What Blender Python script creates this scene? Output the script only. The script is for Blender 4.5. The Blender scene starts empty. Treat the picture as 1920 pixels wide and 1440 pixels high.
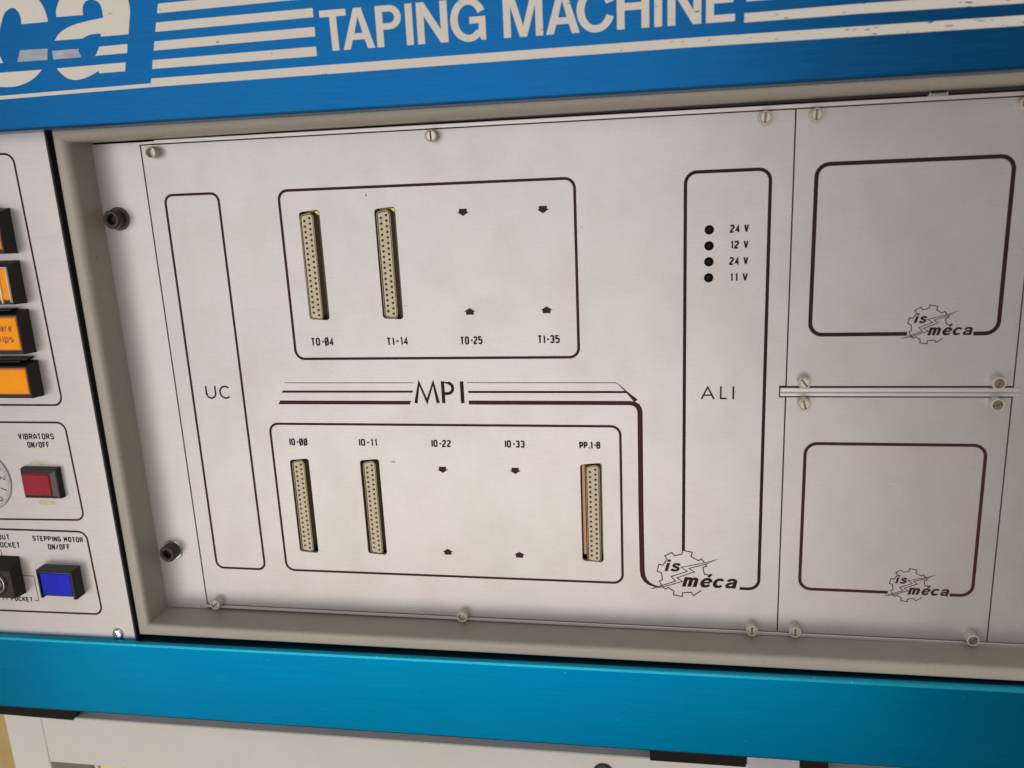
import bpy, math, random
from mathutils import Matrix, Vector
from mathutils.geometry import tessellate_polygon

# ------------------------------------------------------------------ camera, world, lights, exposure
# The panel plane is measured in millimetres: x right, y up, z out towards the viewer.
def V(x, y, z=0.0):
    return Vector((x, -z, y)) * 0.001

scene = bpy.context.scene
COL = scene.collection
cam_data = bpy.data.cameras.new("camera")
cam = bpy.data.objects.new("camera", cam_data)
COL.objects.link(cam)
R_ROWS = ((0.984370188, -0.0444545306, -0.170408707),
          (0.000589702825, 0.968443745, -0.249231550),
          (0.176110718, 0.245235618, 0.953333366))
cols = [Vector((r[0], -r[2], r[1])) for r in R_ROWS]
m = Matrix.Identity(4)
for i, c in enumerate(cols):
    for j in range(3):
        m[j][i] = c[j]
m.translation = V(264.115, 110.368, 413.718)
cam.matrix_world = m
cam_data.sensor_fit = 'HORIZONTAL'
cam_data.sensor_width = 36.0
cam_data.lens = 1.6533446 * 18.0
cam_data.clip_start = 0.01
cam_data.clip_end = 50.0
cam_data.dof.use_dof = True
cam_data.dof.focus_distance = 0.455
cam_data.dof.aperture_fstop = 11.0
scene.camera = cam

world = bpy.data.worlds.new("World")
scene.world = world
world.use_nodes = True
bg = world.node_tree.nodes["Background"]
bg.inputs[0].default_value = (1.0, 0.945, 0.935, 1)
bg.inputs[1].default_value = 0.35

def area(name, loc, target, sx, sy, power, color):
    ld = bpy.data.lights.new(name, 'AREA')
    ld.shape = 'RECTANGLE'
    ld.size = sx
    ld.size_y = sy
    ld.energy = power
    ld.color = color
    o = bpy.data.objects.new(name, ld)
    COL.objects.link(o)
    p, t = V(*loc), V(*target)
    o.location = p
    o.rotation_euler = (t - p).to_track_quat('-Z', 'Z').to_euler()
    return o

area("window_light", (-700, -50, 2000), (-700, -50, 0), 2.4, 2.0, 23.5, (1.0, 0.965, 0.965))
area("low_bounce_fill", (-180, -790, 1250), (0, -400, 0), 1.75, 0.75, 6.2, (1.0, 0.95, 0.90))  # added fill lamp standing in for bounce off a bright floor, not a window
area("ceiling_light", (500, 1500, 1300), (200, 0, 0), 1.2, 0.8, 3.0, (1.0, 0.93, 0.85))

scene.view_settings.view_transform = 'Standard'
scene.view_settings.look = 'None'
scene.view_settings.exposure = 0.0
scene.view_settings.gamma = 1.0

# ------------------------------------------------------------------ materials
def mat(name, color, rough=0.5, metal=0.0, grain=0.0, grain_scale=(900, 900, 900), mottle=0.0,
        mottle_scale=25.0, bump=0.0, spec=0.5, coat=0.0, aniso=0.0, rough_var=0.0, wear=None,
        specks=None, emit=0.0, transmission=0.0, brush=0.0, brush_scale=(70, 1500, 1500), smudge=0.0):
    """procedural Principled material; grain = fine streaks, mottle = slow stain-like drift of the colour"""
    mt = bpy.data.materials.new(name)
    mt.use_nodes = True
    nt = mt.node_tree
    N, L = nt.nodes, nt.links
    b = N["Principled BSDF"]
    b.inputs["Roughness"].default_value = rough
    b.inputs["Metallic"].default_value = metal
    b.inputs["Specular IOR Level"].default_value = spec
    b.inputs["Coat Weight"].default_value = coat
    b.inputs["Anisotropic"].default_value = aniso
    b.inputs["Transmission Weight"].default_value = transmission
    geo = N.new("ShaderNodeNewGeometry")
    rgb = N.new("ShaderNodeRGB")
    rgb.outputs[0].default_value = (*color, 1)
    out = rgb.outputs[0]

    def noise(scale, detail=3.0, s=1.0, rough_=0.55):
        mp = N.new("ShaderNodeMapping")
        mp.inputs["Scale"].default_value = scale
        L.new(geo.outputs["Position"], mp.inputs["Vector"])
        n = N.new("ShaderNodeTexNoise")
        n.inputs["Scale"].default_value = s
        n.inputs["Detail"].default_value = detail
        n.inputs["Roughness"].default_value = rough_
        L.new(mp.outputs[0], n.inputs["Vector"])
        return n.outputs["Fac"], n.outputs["Color"]

    def ramp(src, a, b_, ca, cb):
        r = N.new("ShaderNodeValToRGB")
        r.color_ramp.elements[0].position = a
        r.color_ramp.elements[1].position = b_
        r.color_ramp.elements[0].color = (*ca, 1)
        r.color_ramp.elements[1].color = (*cb, 1)
        L.new(src, r.inputs[0])
        return r.outputs[0]

    def mix(kind, fac, a, b_):
        mx = N.new("ShaderNodeMix")
        mx.data_type = 'RGBA'
        mx.blend_type = kind
        if isinstance(fac, float):
            mx.inputs[0].default_value = fac
        else:
            L.new(fac, mx.inputs[0])
        L.new(a, mx.inputs[6])
        if isinstance(b_, tuple):
            mx.inputs[7].default_value = (*b_, 1)
        else:
            L.new(b_, mx.inputs[7])
        return mx.outputs[2]

    if mottle:
        f, c = noise((mottle_scale,) * 3, 4.0)
        lo = tuple(1 - mottle for _ in range(3))
        hi = tuple(1 + mottle for _ in range(3))
        out = mix('MULTIPLY', 1.0, out, ramp(f, 0.3, 0.7, lo, (1.0, 1.0, 1.0)))
        f2, c2 = noise((mottle_scale * 0.7,) * 3, 2.0)
        out = mix('MULTIPLY', 1.0, out, ramp(f2, 0.35, 0.65, (1.0, 1 - mottle * 0.35, 1 - mottle * 0.15),
                                              (1 - mottle * 0.35, 1.0, 1 - mottle * 0.5)))
    if grain:
        f, c = noise(grain_scale, 4.0, 1.0, 0.7)
        out = mix('MULTIPLY', 1.0, out, ramp(f, 0.3, 0.7, (1 - grain,) * 3, (1.0,) * 3))
        if rough_var:
            r = N.new("ShaderNodeMapRange")
            r.inputs[1].default_value = 0.3
            r.inputs[2].default_value = 0.7
            r.inputs[3].default_value = rough - rough_var
            r.inputs[4].default_value = rough + rough_var
            L.new(f, r.inputs[0])
            L.new(r.outputs[0], b.inputs["Roughness"])
        if bump:
            bp = N.new("ShaderNodeBump")
            bp.inputs["Strength"].default_value = bump
            bp.inputs["Distance"].default_value = 0.00005
            L.new(f, bp.inputs["Height"])
            L.new(bp.outputs[0], b.inputs["Normal"])
    if brush:
        f, c = noise(brush_scale, 5.0, 1.0, 0.75)
        out = mix('MULTIPLY', 1.0, out, ramp(f, 0.32, 0.68, (1 - brush,) * 3, (1 + brush * 0.4,) * 3))
    if smudge:
        f, c = noise((38, 38, 30), 5.0, 1.0, 0.6)
        out = mix('MULTIPLY', 1.0, out, ramp(f, 0.42, 0.72, (1.0,) * 3, (1 - smudge, 1 - smudge * 1.1, 1 - smudge * 1.3)))
        f, c = noise((420, 420, 420), 2.0, 1.0, 0.5)
        out = mix('MULTIPLY', 1.0, out, ramp(f, 0.74, 0.79, (1.0,) * 3, (1 - smudge * 4.0,) * 3))
    if specks:
        colr, thr, sc = specks
        f, c = noise((sc,) * 3, 2.0)
        out = mix('MIX', ramp(f, thr, thr + 0.03, (0.0,) * 3, (0.8,) * 3), out, colr)
    if wear:
        colr, x_from, x_to, thr, sc = wear
        f, c = noise(sc, 3.0, 1.0, 0.6)
        sep = N.new("ShaderNodeSeparateXYZ")
        L.new(geo.outputs["Position"], sep.inputs[0])
        mr = N.new("ShaderNodeMapRange")
        mr.inputs[1].default_value = x_from
        mr.inputs[2].default_value = x_to
        mr.inputs[3].default_value = 0.0
        mr.inputs[4].default_value = 0.10
        L.new(sep.outputs[0], mr.inputs[0])
        ad = N.new("ShaderNodeMath")
        ad.operation = 'ADD'
        L.new(f, ad.inputs[0])
        L.new(mr.outputs[0], ad.inputs[1])
        out = mix('MIX', ramp(ad.outputs[0], thr, thr + 0.02, (0.0,) * 3, (0.85,) * 3), out, colr)
    L.new(out, b.inputs["Base Color"])
    if emit:
        L.new(out, b.inputs["Emission Color"])
        b.inputs["Emission Strength"].default_value = emit
    return mt

M = {}
M['alu'] = mat("satin_aluminium", (0.52, 0.492, 0.475), 0.37, 0.62, brush=0.055, smudge=0.085, aniso=0.2, grain=0.12, grain_scale=(900, 1300, 1300),
               mottle=0.035, mottle_scale=14, bump=0.12, rough_var=0.03)
M['alu_ear'] = mat("satin_aluminium_flange", (0.56, 0.53, 0.51), 0.42, 0.60, brush=0.05, smudge=0.05, grain=0.04, grain_scale=(2500, 2500, 2500),
                   mottle=0.04, mottle_scale=18, bump=0.1)
M['alu_left'] = mat("anodised_control_panel", (0.56, 0.53, 0.515), 0.40, 0.60, brush=0.06, smudge=0.05, grain=0.05, grain_scale=(2400, 2400, 2400),
                    mottle=0.04, mottle_scale=16, bump=0.12)
M['rail'] = mat("extruded_aluminium", (0.60, 0.57, 0.54), 0.38, 0.7, grain=0.08, grain_scale=(40, 900, 3000), bump=0.1)
M['edge'] = mat("cut_aluminium_edge", (0.55, 0.52, 0.50), 0.4, 0.9)
M['blue'] = mat("blue_anodised_aluminium", (0.007, 0.105, 0.285), 0.33, 0.97, grain=0.30, grain_scale=(45, 2200, 2600),
                mottle=0.05, mottle_scale=12, bump=0.25, rough_var=0.05)
M['cyan'] = mat("cyan_blue_anodised_aluminium", (0.0004, 0.205, 0.42), 0.33, 1.0, brush=0.07, brush_scale=(25, 900, 1100), grain=0.12, grain_scale=(30, 1200, 1600),
                mottle=0.12, mottle_scale=9, bump=0.12, specks=((0.05, 0.42, 0.62), 0.74, 900))
M['cyan_highlight'] = mat("cyan_bevel_highlight", (0.02, 0.42, 0.60), 0.34, 0.9, grain=0.2, grain_scale=(200, 900, 900), specks=((0.5, 0.75, 0.8), 0.72, 700))  # lighter than the rail itself: the edge highlight is painted into the bevel colour
M['bezel'] = mat("beige_grey_paint", (0.385, 0.35, 0.295), 0.42, 0.0, grain=0.10, grain_scale=(500, 500, 500), bump=0.5,
                 mottle=0.08, mottle_scale=30, specks=((0.18, 0.13, 0.09), 0.76, 330))
M['cabinet'] = mat("light_grey_enamel", (0.60, 0.58, 0.54), 0.5, 0.0, grain=0.05, grain_scale=(400, 400, 400), mottle=0.05,
                   mottle_scale=20, bump=0.3, specks=((0.75, 0.73, 0.70), 0.75, 300))
M['black'] = mat("matt_black_metal", (0.018, 0.016, 0.014), 0.6, 0.0, grain=0.2, grain_scale=(300, 300, 300))
M['rubber'] = mat("black_rubber", (0.009, 0.007, 0.006), 0.7, spec=0.15)
M['plastic_black'] = mat("black_switch_plastic", (0.013, 0.012, 0.011), 0.42, 0.0, spec=0.35, grain=0.15, grain_scale=(700, 700, 700),
                         bump=0.3, mottle=0.2, mottle_scale=120)
M['ink'] = mat("dark_maroon_print", (0.062, 0.022, 0.023), 0.6, 0.0, spec=0.1, grain=0.15, grain_scale=(2500, 2500, 2500), mottle=0.15, mottle_scale=60)
M['ink_dark'] = mat("brown_black_print", (0.036, 0.016, 0.014), 0.6, 0.0, spec=0.1, grain=0.15, grain_scale=(2500, 2500, 2500), mottle=0.15, mottle_scale=60)
M['cream'] = mat("cream_screen_print", (0.66, 0.62, 0.55), 0.5, 0.0, grain=0.05, grain_scale=(600, 600, 2500), mottle=0.04,
                 mottle_scale=40, wear=((0.03, 0.06, 0.10), 0.20, 0.42, 0.72, (190, 400, 900)))
M['cream_worn'] = mat("worn_cream_screen_print", (0.44, 0.50, 0.56), 0.45, 0.1, grain=0.35, grain_scale=(120, 600, 420), mottle=0.3, mottle_scale=70)
M['collar'] = mat("pale_grey_plastic", (0.62, 0.57, 0.50), 0.42, 0.1, mottle=0.15, mottle_scale=300)
M['slotted'] = mat("nickel_screw", (0.56, 0.50, 0.42), 0.38, 0.8, grain=0.25, grain_scale=(1500, 1500, 1500), bump=0.3)
M['slotted_dull'] = mat("tarnished_screw", (0.24, 0.18, 0.14), 0.5, 0.6, grain=0.3, grain_scale=(1500, 1500, 1500), bump=0.3)
M['oxide'] = mat("blackened_steel", (0.055, 0.048, 0.043), 0.42, 0.6, grain=0.35, grain_scale=(900, 900, 900), bump=0.5)
M['washer'] = mat("zinc_washer", (0.62, 0.58, 0.54), 0.28, 1.0, grain=0.1, grain_scale=(900, 900, 900))
M['washer_dull'] = mat("grimy_washer", (0.12, 0.10, 0.085), 0.45, 0.7, grain=0.3, grain_scale=(900, 900, 900))
M['chrome'] = mat("bright_zinc_screw", (0.8, 0.8, 0.8), 0.16, 1.0)
M['insert'] = mat("ivory_connector_plastic", (0.58, 0.51, 0.37), 0.5, 0.0, mottle=0.1, mottle_scale=200)
M['shell'] = mat("tarnished_tin_shell", (0.30, 0.24, 0.16), 0.40, 0.7, grain=0.2, grain_scale=(800, 800, 800), bump=0.3)
M['yellow'] = mat("yellow_chromate_flange", (0.50, 0.44, 0.07), 0.3, 0.6)
M['copper'] = mat("copper_strip", (0.42, 0.20, 0.115), 0.35, 0.45, grain=0.2, grain_scale=(900, 900, 60))
M['dark_hole'] = mat("dark_interior", (0.010, 0.008, 0.006), 0.8)
M['orange'] = mat("amber_lens", (0.95, 0.35, 0.006), 0.4, 0.0, mottle=0.12, mottle_scale=60, spec=0.15)
M['orange_rim'] = mat("deep_orange_lens_edge", (0.42, 0.08, 0.02), 0.3, 0.0)
M['orange_ink'] = mat("brown_print_on_amber", (0.42, 0.08, 0.010), 0.4)
M['red'] = mat("red_lens", (0.36, 0.004, 0.022), 0.3, 0.0, mottle=0.3, mottle_scale=90, spec=0.25)
M['red_rim'] = mat("dark_red_lens_edge", (0.026, 0.013, 0.010), 0.3, 0.0)
M['blue_lens'] = mat("ultramarine_lens", (0.002, 0.014, 0.66), 0.4, 0.0, mottle=0.25, mottle_scale=90, spec=0.2)
M['clear'] = mat("scratched_clear_plastic", (0.85, 0.75, 0.62), 0.3, 0.0, mottle=0.2, mottle_scale=200)
M['dial'] = mat("brushed_dial", (0.50, 0.48, 0.455), 0.42, 0.8, grain=0.12, grain_scale=(1500, 1500, 1500), bump=0.2)
M['navy'] = mat("dark_lens", (0.015, 0.018, 0.035), 0.15, 0.0, coat=0.5)
M['residue'] = mat("yellowed_glue_residue", (0.62, 0.575, 0.40), 0.6, 0.0, mottle=0.25, mottle_scale=300)
M['led'] = mat("black_led_dome", (0.004, 0.004, 0.005), 0.45, spec=0.2)
M['scuff'] = mat("grey_scuff", (0.25, 0.23, 0.22), 0.6)
M['tan'] = mat("tan_board", (0.70, 0.47, 0.22), 0.55, mottle=0.35, mottle_scale=22, grain=0.1, grain_scale=(60, 60, 60))
M['bin'] = mat("pale_yellow_plastic", (0.78, 0.66, 0.30), 0.45, mottle=0.1, mottle_scale=60)
M['bin_rim'] = mat("cream_plastic_rim", (0.66, 0.60, 0.55), 0.45)
M['lilac'] = mat("grey_lilac_paint", (0.42, 0.41, 0.44), 0.5, mottle=0.12, mottle_scale=60)
M['floor'] = mat("pale_concrete_floor", (0.56, 0.45, 0.34), 0.55, mottle=0.35, mottle_scale=6, grain=0.15, grain_scale=(60, 60, 60))

# ------------------------------------------------------------------ geometry helpers
def loop_ccw(l):
    a = sum(l[i - 1][0] * l[i][1] - l[i][0] * l[i - 1][1] for i in range(len(l)))
    return list(l) if a > 0 else list(reversed(l))

def offset(l, d):
    """move a closed counter-clockwise loop outwards by d (inwards when d is negative)"""
    n, out = len(l), []
    for i in range(n):
        a, p, b = l[i - 1], l[i], l[(i + 1) % n]
        e1 = Vector((p[0] - a[0], p[1] - a[1]))
        e2 = Vector((b[0] - p[0], b[1] - p[1]))
        if e1.length < 1e-9 or e2.length < 1e-9:
            out.append(p)
            continue
        e1.normalize()
        e2.normalize()
        n1, n2 = Vector((e1.y, -e1.x)), Vector((e2.y, -e2.x))
        s = n1 + n2
        if s.length < 1e-6:
            s = n1.copy()
        s.normalize()
        k = d / max(0.45, s.dot(n1))
        out.append((p[0] + s.x * k, p[1] + s.y * k))
    return out

def fillet(pts, r, closed=False, n=6):
    out, cnt = [], len(pts)
    for i in range(cnt):
        p = pts[i]
        rr_ = r[i] if isinstance(r, (list, tuple)) else r
        if (not closed and i in (0, cnt - 1)) or rr_ <= 0:
            out.append(p)
            continue
        P0, P, P1 = Vector(pts[i - 1]), Vector(p), Vector(pts[(i + 1) % cnt])
        u, v = (P0 - P).normalized(), (P1 - P).normalized()
        ang = u.angle(v)
        t = rr_ / math.tan(ang / 2)
        a, b = P + u * t, P + v * t
        c = P + (u + v).normalized() * (rr_ / math.sin(ang / 2))
        a0 = math.atan2(a.y - c.y, a.x - c.x)
        a1 = math.atan2(b.y - c.y, b.x - c.x)
        da = (a1 - a0 + math.pi) % (2 * math.pi) - math.pi
        for k in range(n + 1):
            th = a0 + da * k / n
            out.append((c.x + rr_ * math.cos(th), c.y + rr_ * math.sin(th)))
    return out

def rrect(x0, x1, y0, y1, r, n=5):
    return fillet([(x0, y0), (x1, y0), (x1, y1), (x0, y1)], r, True, n)

def circle(cx, cy, r, n=24, ph=0.0):
    return [(cx + r * math.cos(ph + 2 * math.pi * k / n), cy + r * math.sin(ph + 2 * math.pi * k / n)) for k in range(n)]

def arc(cx, cy, rx, ry, a0, a1, n=16):
    return [(cx + rx * math.cos(math.radians(a0 + (a1 - a0) * k / n)), cy + ry * math.sin(math.radians(a0 + (a1 - a0) * k / n)))
            for k in range(n + 1)]

class MB:
    def __init__(s):
        s.v, s.f, s.sm = [], [], []

    def add(s, vs, fs, smooth=False):
        o = len(s.v)
        s.v += vs
        s.f += [tuple(i + o for i in f) for f in fs]
        s.sm += [smooth] * len(fs)

    def cap(s, loops, z, flip=False):
        pts = [p for l in loops for p in l]
        tris = tessellate_polygon([[Vector((p[0], p[1], 0)) for p in l] for l in loops])
        fs = []
        for t in tris:
            a, b, c = (pts[i] for i in t)
            cr = (b[0] - a[0]) * (c[1] - a[1]) - (b[1] - a[1]) * (c[0] - a[0])
            t = tuple(t)
            if (cr < 0) != flip:
                t = t[::-1]
            fs.append(t)
        s.add([(p[0], p[1], z) for p in pts], fs)

    def plate(s, outer, z0, z1, ch=0.0, holes=(), back=False):
        outer = loop_ccw(outer)
        holes = [loop_ccw(h) for h in holes]
        fronts = []
        for l, sg in [(outer, 1)] + [(h, -1) for h in holes]:
            rings = [(l, z0), (l, z1 - ch)]
            if ch > 0:
                rings.append((offset(l, -ch * sg), z1))
            for (a, za), (b, zb) in zip(rings, rings[1:]):
                n = len(l)
                vs = [(p[0], p[1], za) for p in a] + [(p[0], p[1], zb) for p in b]
                fs = []
                for i in range(n):
                    j = (i + 1) % n
                    q = (i, j, n + j, n + i)
                    fs.append(q if sg > 0 else q[::-1])
                s.add(vs, fs)
            fronts.append(rings[-1][0])
        s.cap(fronts, z1)
        if back:
            s.cap([outer] + holes, z0, True)
        return s

    def box(s, x0, x1, y0, y1, z0, z1, ch=0.0, back=False):
        return s.plate([(x0, y0), (x1, y0), (x1, y1), (x0, y1)], z0, z1, ch, (), back)

    def flat(s, loops, z):
        s.cap([loop_ccw(loops[0])] + [loop_ccw(h) for h in loops[1:]], z)
        return s

    def ribbon(s, pts, w, z, closed=False):
        n = len(pts)
        ws = w if isinstance(w, (list, tuple)) else [w] * n
        L, Rr = [], []
        for i in range(n):
            p = Vector(pts[i])
            a = Vector(pts[i - 1]) if (closed or i > 0) else None
            b = Vector(pts[(i + 1) % n]) if (closed or i < n - 1) else None
            d1 = (p - a).normalized() if a is not None else (b - p).normalized()
            d2 = (b - p).normalized() if b is not None else d1
            n1, n2 = Vector((-d1.y, d1.x)), Vector((-d2.y, d2.x))
            q = n1 + n2
            if q.length < 1e-6:
                q = n1.copy()
            q.normalize()
            k = ws[i] / 2 / max(0.5, q.dot(n1))
            L.append(p + q * k)
            Rr.append(p - q * k)
        vs = [(p.x, p.y, z) for p in L] + [(p.x, p.y, z) for p in Rr]
        fs = []
        for i in range(n if closed else n - 1):
            j = (i + 1) % n
            fs.append((i, n + i, n + j, j))
        s.add(vs, fs)
        return s

    def lathe(s, cx, cy, prof, n=32, smooth=False, cap=True):
        """prof: (radius, z) from back to front"""
        rings = []
        for r, z in prof:
            rings.append([(cx + r * math.cos(2 * math.pi * k / n), cy + r * math.sin(2 * math.pi * k / n), z) for k in range(n)])
        vs = [p for r in rings for p in r]
        fs = []
        for a in range(len(rings) - 1):
            for i in range(n):
                j = (i + 1) % n
                fs.append((a * n + i, a * n + j, (a + 1) * n + j, (a + 1) * n + i))
        s.add(vs, fs, smooth)
        if cap:
            last = rings[-1]
            s.add(list(last), [tuple(range(n))])
        return s

def mesh_data(name, mb, org, material):
    me = bpy.data.meshes.new(name)
    me.from_pydata([V(p[0] - org[0], p[1] - org[1], p[2] - org[2]) for p in mb.v], [], mb.f)
    me.materials.append(material)
    for p, sm in zip(me.polygons, mb.sm):
        p.use_smooth = sm
    me.update()
    return me

def thing(name, label, cat, org=(0, 0, 0), group=None, kind=None):
    o = bpy.data.objects.new(name, None)
    o.empty_display_size = 0.01
    COL.objects.link(o)
    o.location = V(*org)
    o["org"] = list(org)
    o["label"] = label
    if cat:
        o["category"] = cat
    if group:
        o["group"] = group
    return o

def part(name, mb, material, parent, label=None):
    org = tuple(parent["org"])
    o = bpy.data.objects.new(name, mesh_data(name, mb, org, material))
    COL.objects.link(o)
    o.parent = parent
    o["org"] = list(org)
    if label:
        o["label"] = label
    return o

def single(name, mb, material, label, cat, org=(0, 0, 0), kind=None, group=None):
    o = bpy.data.objects.new(name, mesh_data(name, mb, org, material))
    COL.objects.link(o)
    o.location = V(*org)
    o["org"] = list(org)
    if label:
        o["label"] = label
    if kind:
        o["kind"] = kind
    else:
        o["category"] = cat
    if group:
        o["group"] = group
    return o

def copy_tree(o, parent=None):
    c = o.copy()
    COL.objects.link(c)
    c.parent = parent
    for ch in list(o.children):
        copy_tree(ch, c)
    return c

# ------------------------------------------------------------------ lettering
# technical stencil capitals on a 4 x 6 grid (polylines with cut corners)
c_ = 0.9
_O = [(0, c_), (0, 6 - c_), (c_, 6), (4 - c_, 6), (4, 6 - c_), (4, c_), (4 - c_, 0), (c_, 0), (0, c_)]
GL = {
 '0': [_O], 'O': [_O], 'T': [[(0, 6), (4, 6)], [(2, 6), (2, -0.4)]], 'I': [[(2, -0.4), (2, 6.4)]],
 '1': [[(1.1, 4.9), (2.4, 6), (2.4, -0.4)]], '-': [[(0.6, 3), (3.6, 3)]], '.': [[(0.6, -0.4), (0.6, 0.8)]],
 '2': [[(0, 5), (c_, 6), (4 - c_, 6), (4, 6 - c_), (4, 4.2), (0, 0.9), (0, 0), (4, 0)]],
 '3': [[(0, 5.2), (c_, 6), (4 - c_, 6), (4, 5.1), (4, 3.9), (3.2, 3.1), (1.6, 3.1)], [(3.2, 3.1), (4, 2.3), (4, 0.9), (3.1, 0), (0.9, 0), (0, 0.8)]],
 '4': [[(3, -0.4), (3, 6), (0, 1.6), (4.2, 1.6)]],
 '5': [[(3.8, 6), (0.2, 6), (0.2, 3.4), (3.1, 3.6), (4, 2.8), (4, 0.9), (3.1, 0), (0.9, 0), (0, 0.8)]],
 '8': [[(0.9, 3.1), (0, 4), (0, 5.1), (0.9, 6), (3.1, 6), (4, 5.1), (4, 4), (3.1, 3.1), (0.9, 3.1), (0, 2.3), (0, 0.9), (0.9, 0), (3.1, 0), (4, 0.9), (4, 2.3), (3.1, 3.1)]],
 'P': [[(0, 0), (0, 6), (3.1, 6), (4, 5.1), (4, 3.6), (3.1, 2.7), (0, 2.7)]],
 'R': [[(0, 0), (0, 6), (3.1, 6), (4, 5.1), (4, 3.8), (3.1, 2.9), (0, 2.9)], [(2.2, 2.9), (4, 0)]],
 'B': [[(0, 3.1), (0, 6), (3, 6), (3.8, 5.2), (3.8, 3.9), (3, 3.1), (0, 3.1), (0, 0), (3.1, 0), (4, 0.9), (4, 2.2), (3.1, 3.1)]],
 'V': [[(-0.1, 6.4), (2, -0.2)], [(2, -0.2), (4.1, 6.4)]], 'A': [[(0, 0), (0, 4), (2, 6), (4, 4), (4, 0)], [(0, 2), (4, 2)]],
 'S': [[(4, 5), (3.1, 6), (0.9, 6), (0, 5.1), (0, 4), (4, 2.2), (4, 0.9), (3.1, 0), (0.9, 0), (0, 1)]],
 'N': [[(0, -0.4), (0, 6.4)], [(0.2, 6), (3.8, 0)], [(4, -0.4), (4, 6.4)]], '/': [[(0.2, 0), (3.8, 6)]],
 'F': [[(0, 0), (0, 6), (4, 6)], [(0, 3.1), (3.2, 3.1)]],
 'E': [[(4, 6), (0, 6), (0, 0), (4, 0)], [(0, 3.1), (3.3, 3.1)]],
 'M': [[(0, -0.4), (0, 6.4)], [(0.2, 6), (2.2, 2.0)], [(2.2, 2.0), (4.2, 6)], [(4.4, -0.4), (4.4, 6.4)]],
 'G': [[(4, 5), (3.1, 6), (0.9, 6), (0, 5.1), (0, 0.9), (0.9, 0), (3.1, 0), (4, 0.9), (4, 2.9), (2.2, 2.9)]],
 'C': [[(4, 5), (3.1, 6), (0.9, 6), (0, 5.1), (0, 0.9), (0.9, 0), (3.1, 0), (4, 1)]],
 'U': [[(0, 6), (0, 0.9), (0.9, 0), (3.1, 0), (4, 0.9), (4, 6)]],
 'K': [[(0, 0), (0, 6)], [(4, 6), (0.4, 2.6)], [(1.5, 3.4), (4, 0)]],
 'Y': [[(0, 6), (2, 3.2), (4, 6)], [(2, 3.2), (2, 0)]],
 'q': [[(4, 4.2), (1, 4.2), (0, 3.2), (0, 1), (1, 0), (4, 0)], [(4, 4.2), (4, -1.8)]],
 'u': [[(0, 4.2), (0, 0.9), (0.9, 0), (4, 0)], [(4, 4.2), (4, 0)]],
 'a': [[(0.4, 4.2), (3.1, 4.2), (4, 3.4), (4, 0), (0.9, 0), (0, 0.7), (0, 1.6), (0.9, 2.4), (4, 2.4)]],
 'r': [[(0.6, 0), (0.6, 4.2), (3.6, 4.2)]],
 'e': [[(0, 2.2), (4, 2.2), (4, 3.4), (3.1, 4.2), (0.9, 4.2), (0, 3.4), (0, 0.8), (0.9, 0), (3.8, 0)]],
 'h': [[(0, 0), (0, 6)], [(0, 4.2), (3.1, 4.2), (4, 3.4), (4, 0)]],
 'i': [[(2, 0), (2, 4.2)], [(2, 5.2), (2, 6)]],
 'p': [[(0, -1.8), (0, 4.2), (3, 4.2), (4, 3.2), (4, 1), (3, 0), (0, 0)]],
 's': [[(3.8, 4.2), (0.8, 4.2), (0, 3.5), (0, 2.7), (4, 1.7), (4, 0.7), (3.2, 0), (0.2, 0)]],
 'c': [[(3.8, 4.2), (1, 4.2), (0, 3.2), (0, 1), (1, 0), (3.8, 0)]],
}
ADV = {'I': 3.2, '1': 4.6, '-': 4.6, '.': 3.4, ' ': 3.6, 'M': 6.6, 'i': 3.2}
def text_mb(mb, s, p0, p1, h, w, z, slashed=()):
    """letters along the baseline p0 -> p1 (mm), height h, stroke w"""
    xs, x = [], 0.0
    for ch in s:
        xs.append(x + (-0.9 if ch in 'Ii' else 0))
        x += ADV.get(ch, 5.9)
    last = s[-1]
    total = x - ADV.get(last, 5.9) + {'I': 2.2, '1': 2.6, 'M': 4.4}.get(last, 4.0)
    P0, P1 = Vector(p0), Vector(p1)
    d = (P1 - P0)
    ln = d.length
    ux = d / ln
    uy = Vector((-ux.y, ux.x))
    kx = (ln - w) / total
    ky = (h - w) / 6.0
    k = 0
    for i, ch in enumerate(s):
        if ch == ' ':
            continue
        strokes = [list(q) for q in GL[ch]]
        if i in slashed:
            strokes.append([(-0.2, -1.5), (4.2, 7.5)])
        for q in strokes:
            pts = []
            for (a, b) in q:
                P = P0 + ux * (w / 2 + (xs[i] + 0.35 + a * 0.84) * kx) + uy * (w / 2 + b * ky)
                pts.append((P.x, P.y))
            cl = pts[0] == pts[-1] and len(pts) > 2
            if cl:
                pts = pts[:-1]
            mb.ribbon(pts, w * 0.62 if (i in slashed and q is strokes[-1]) else w, z + 0.004 * (k % 3), cl)
            k += 1
    return mb

def lettering(s, p0, p1, h, w, z, parent, material, slashed=(), label=None):
    return part("lettering", text_mb(MB(), s, p0, p1, h, w, z, slashed), material, parent, label)

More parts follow.
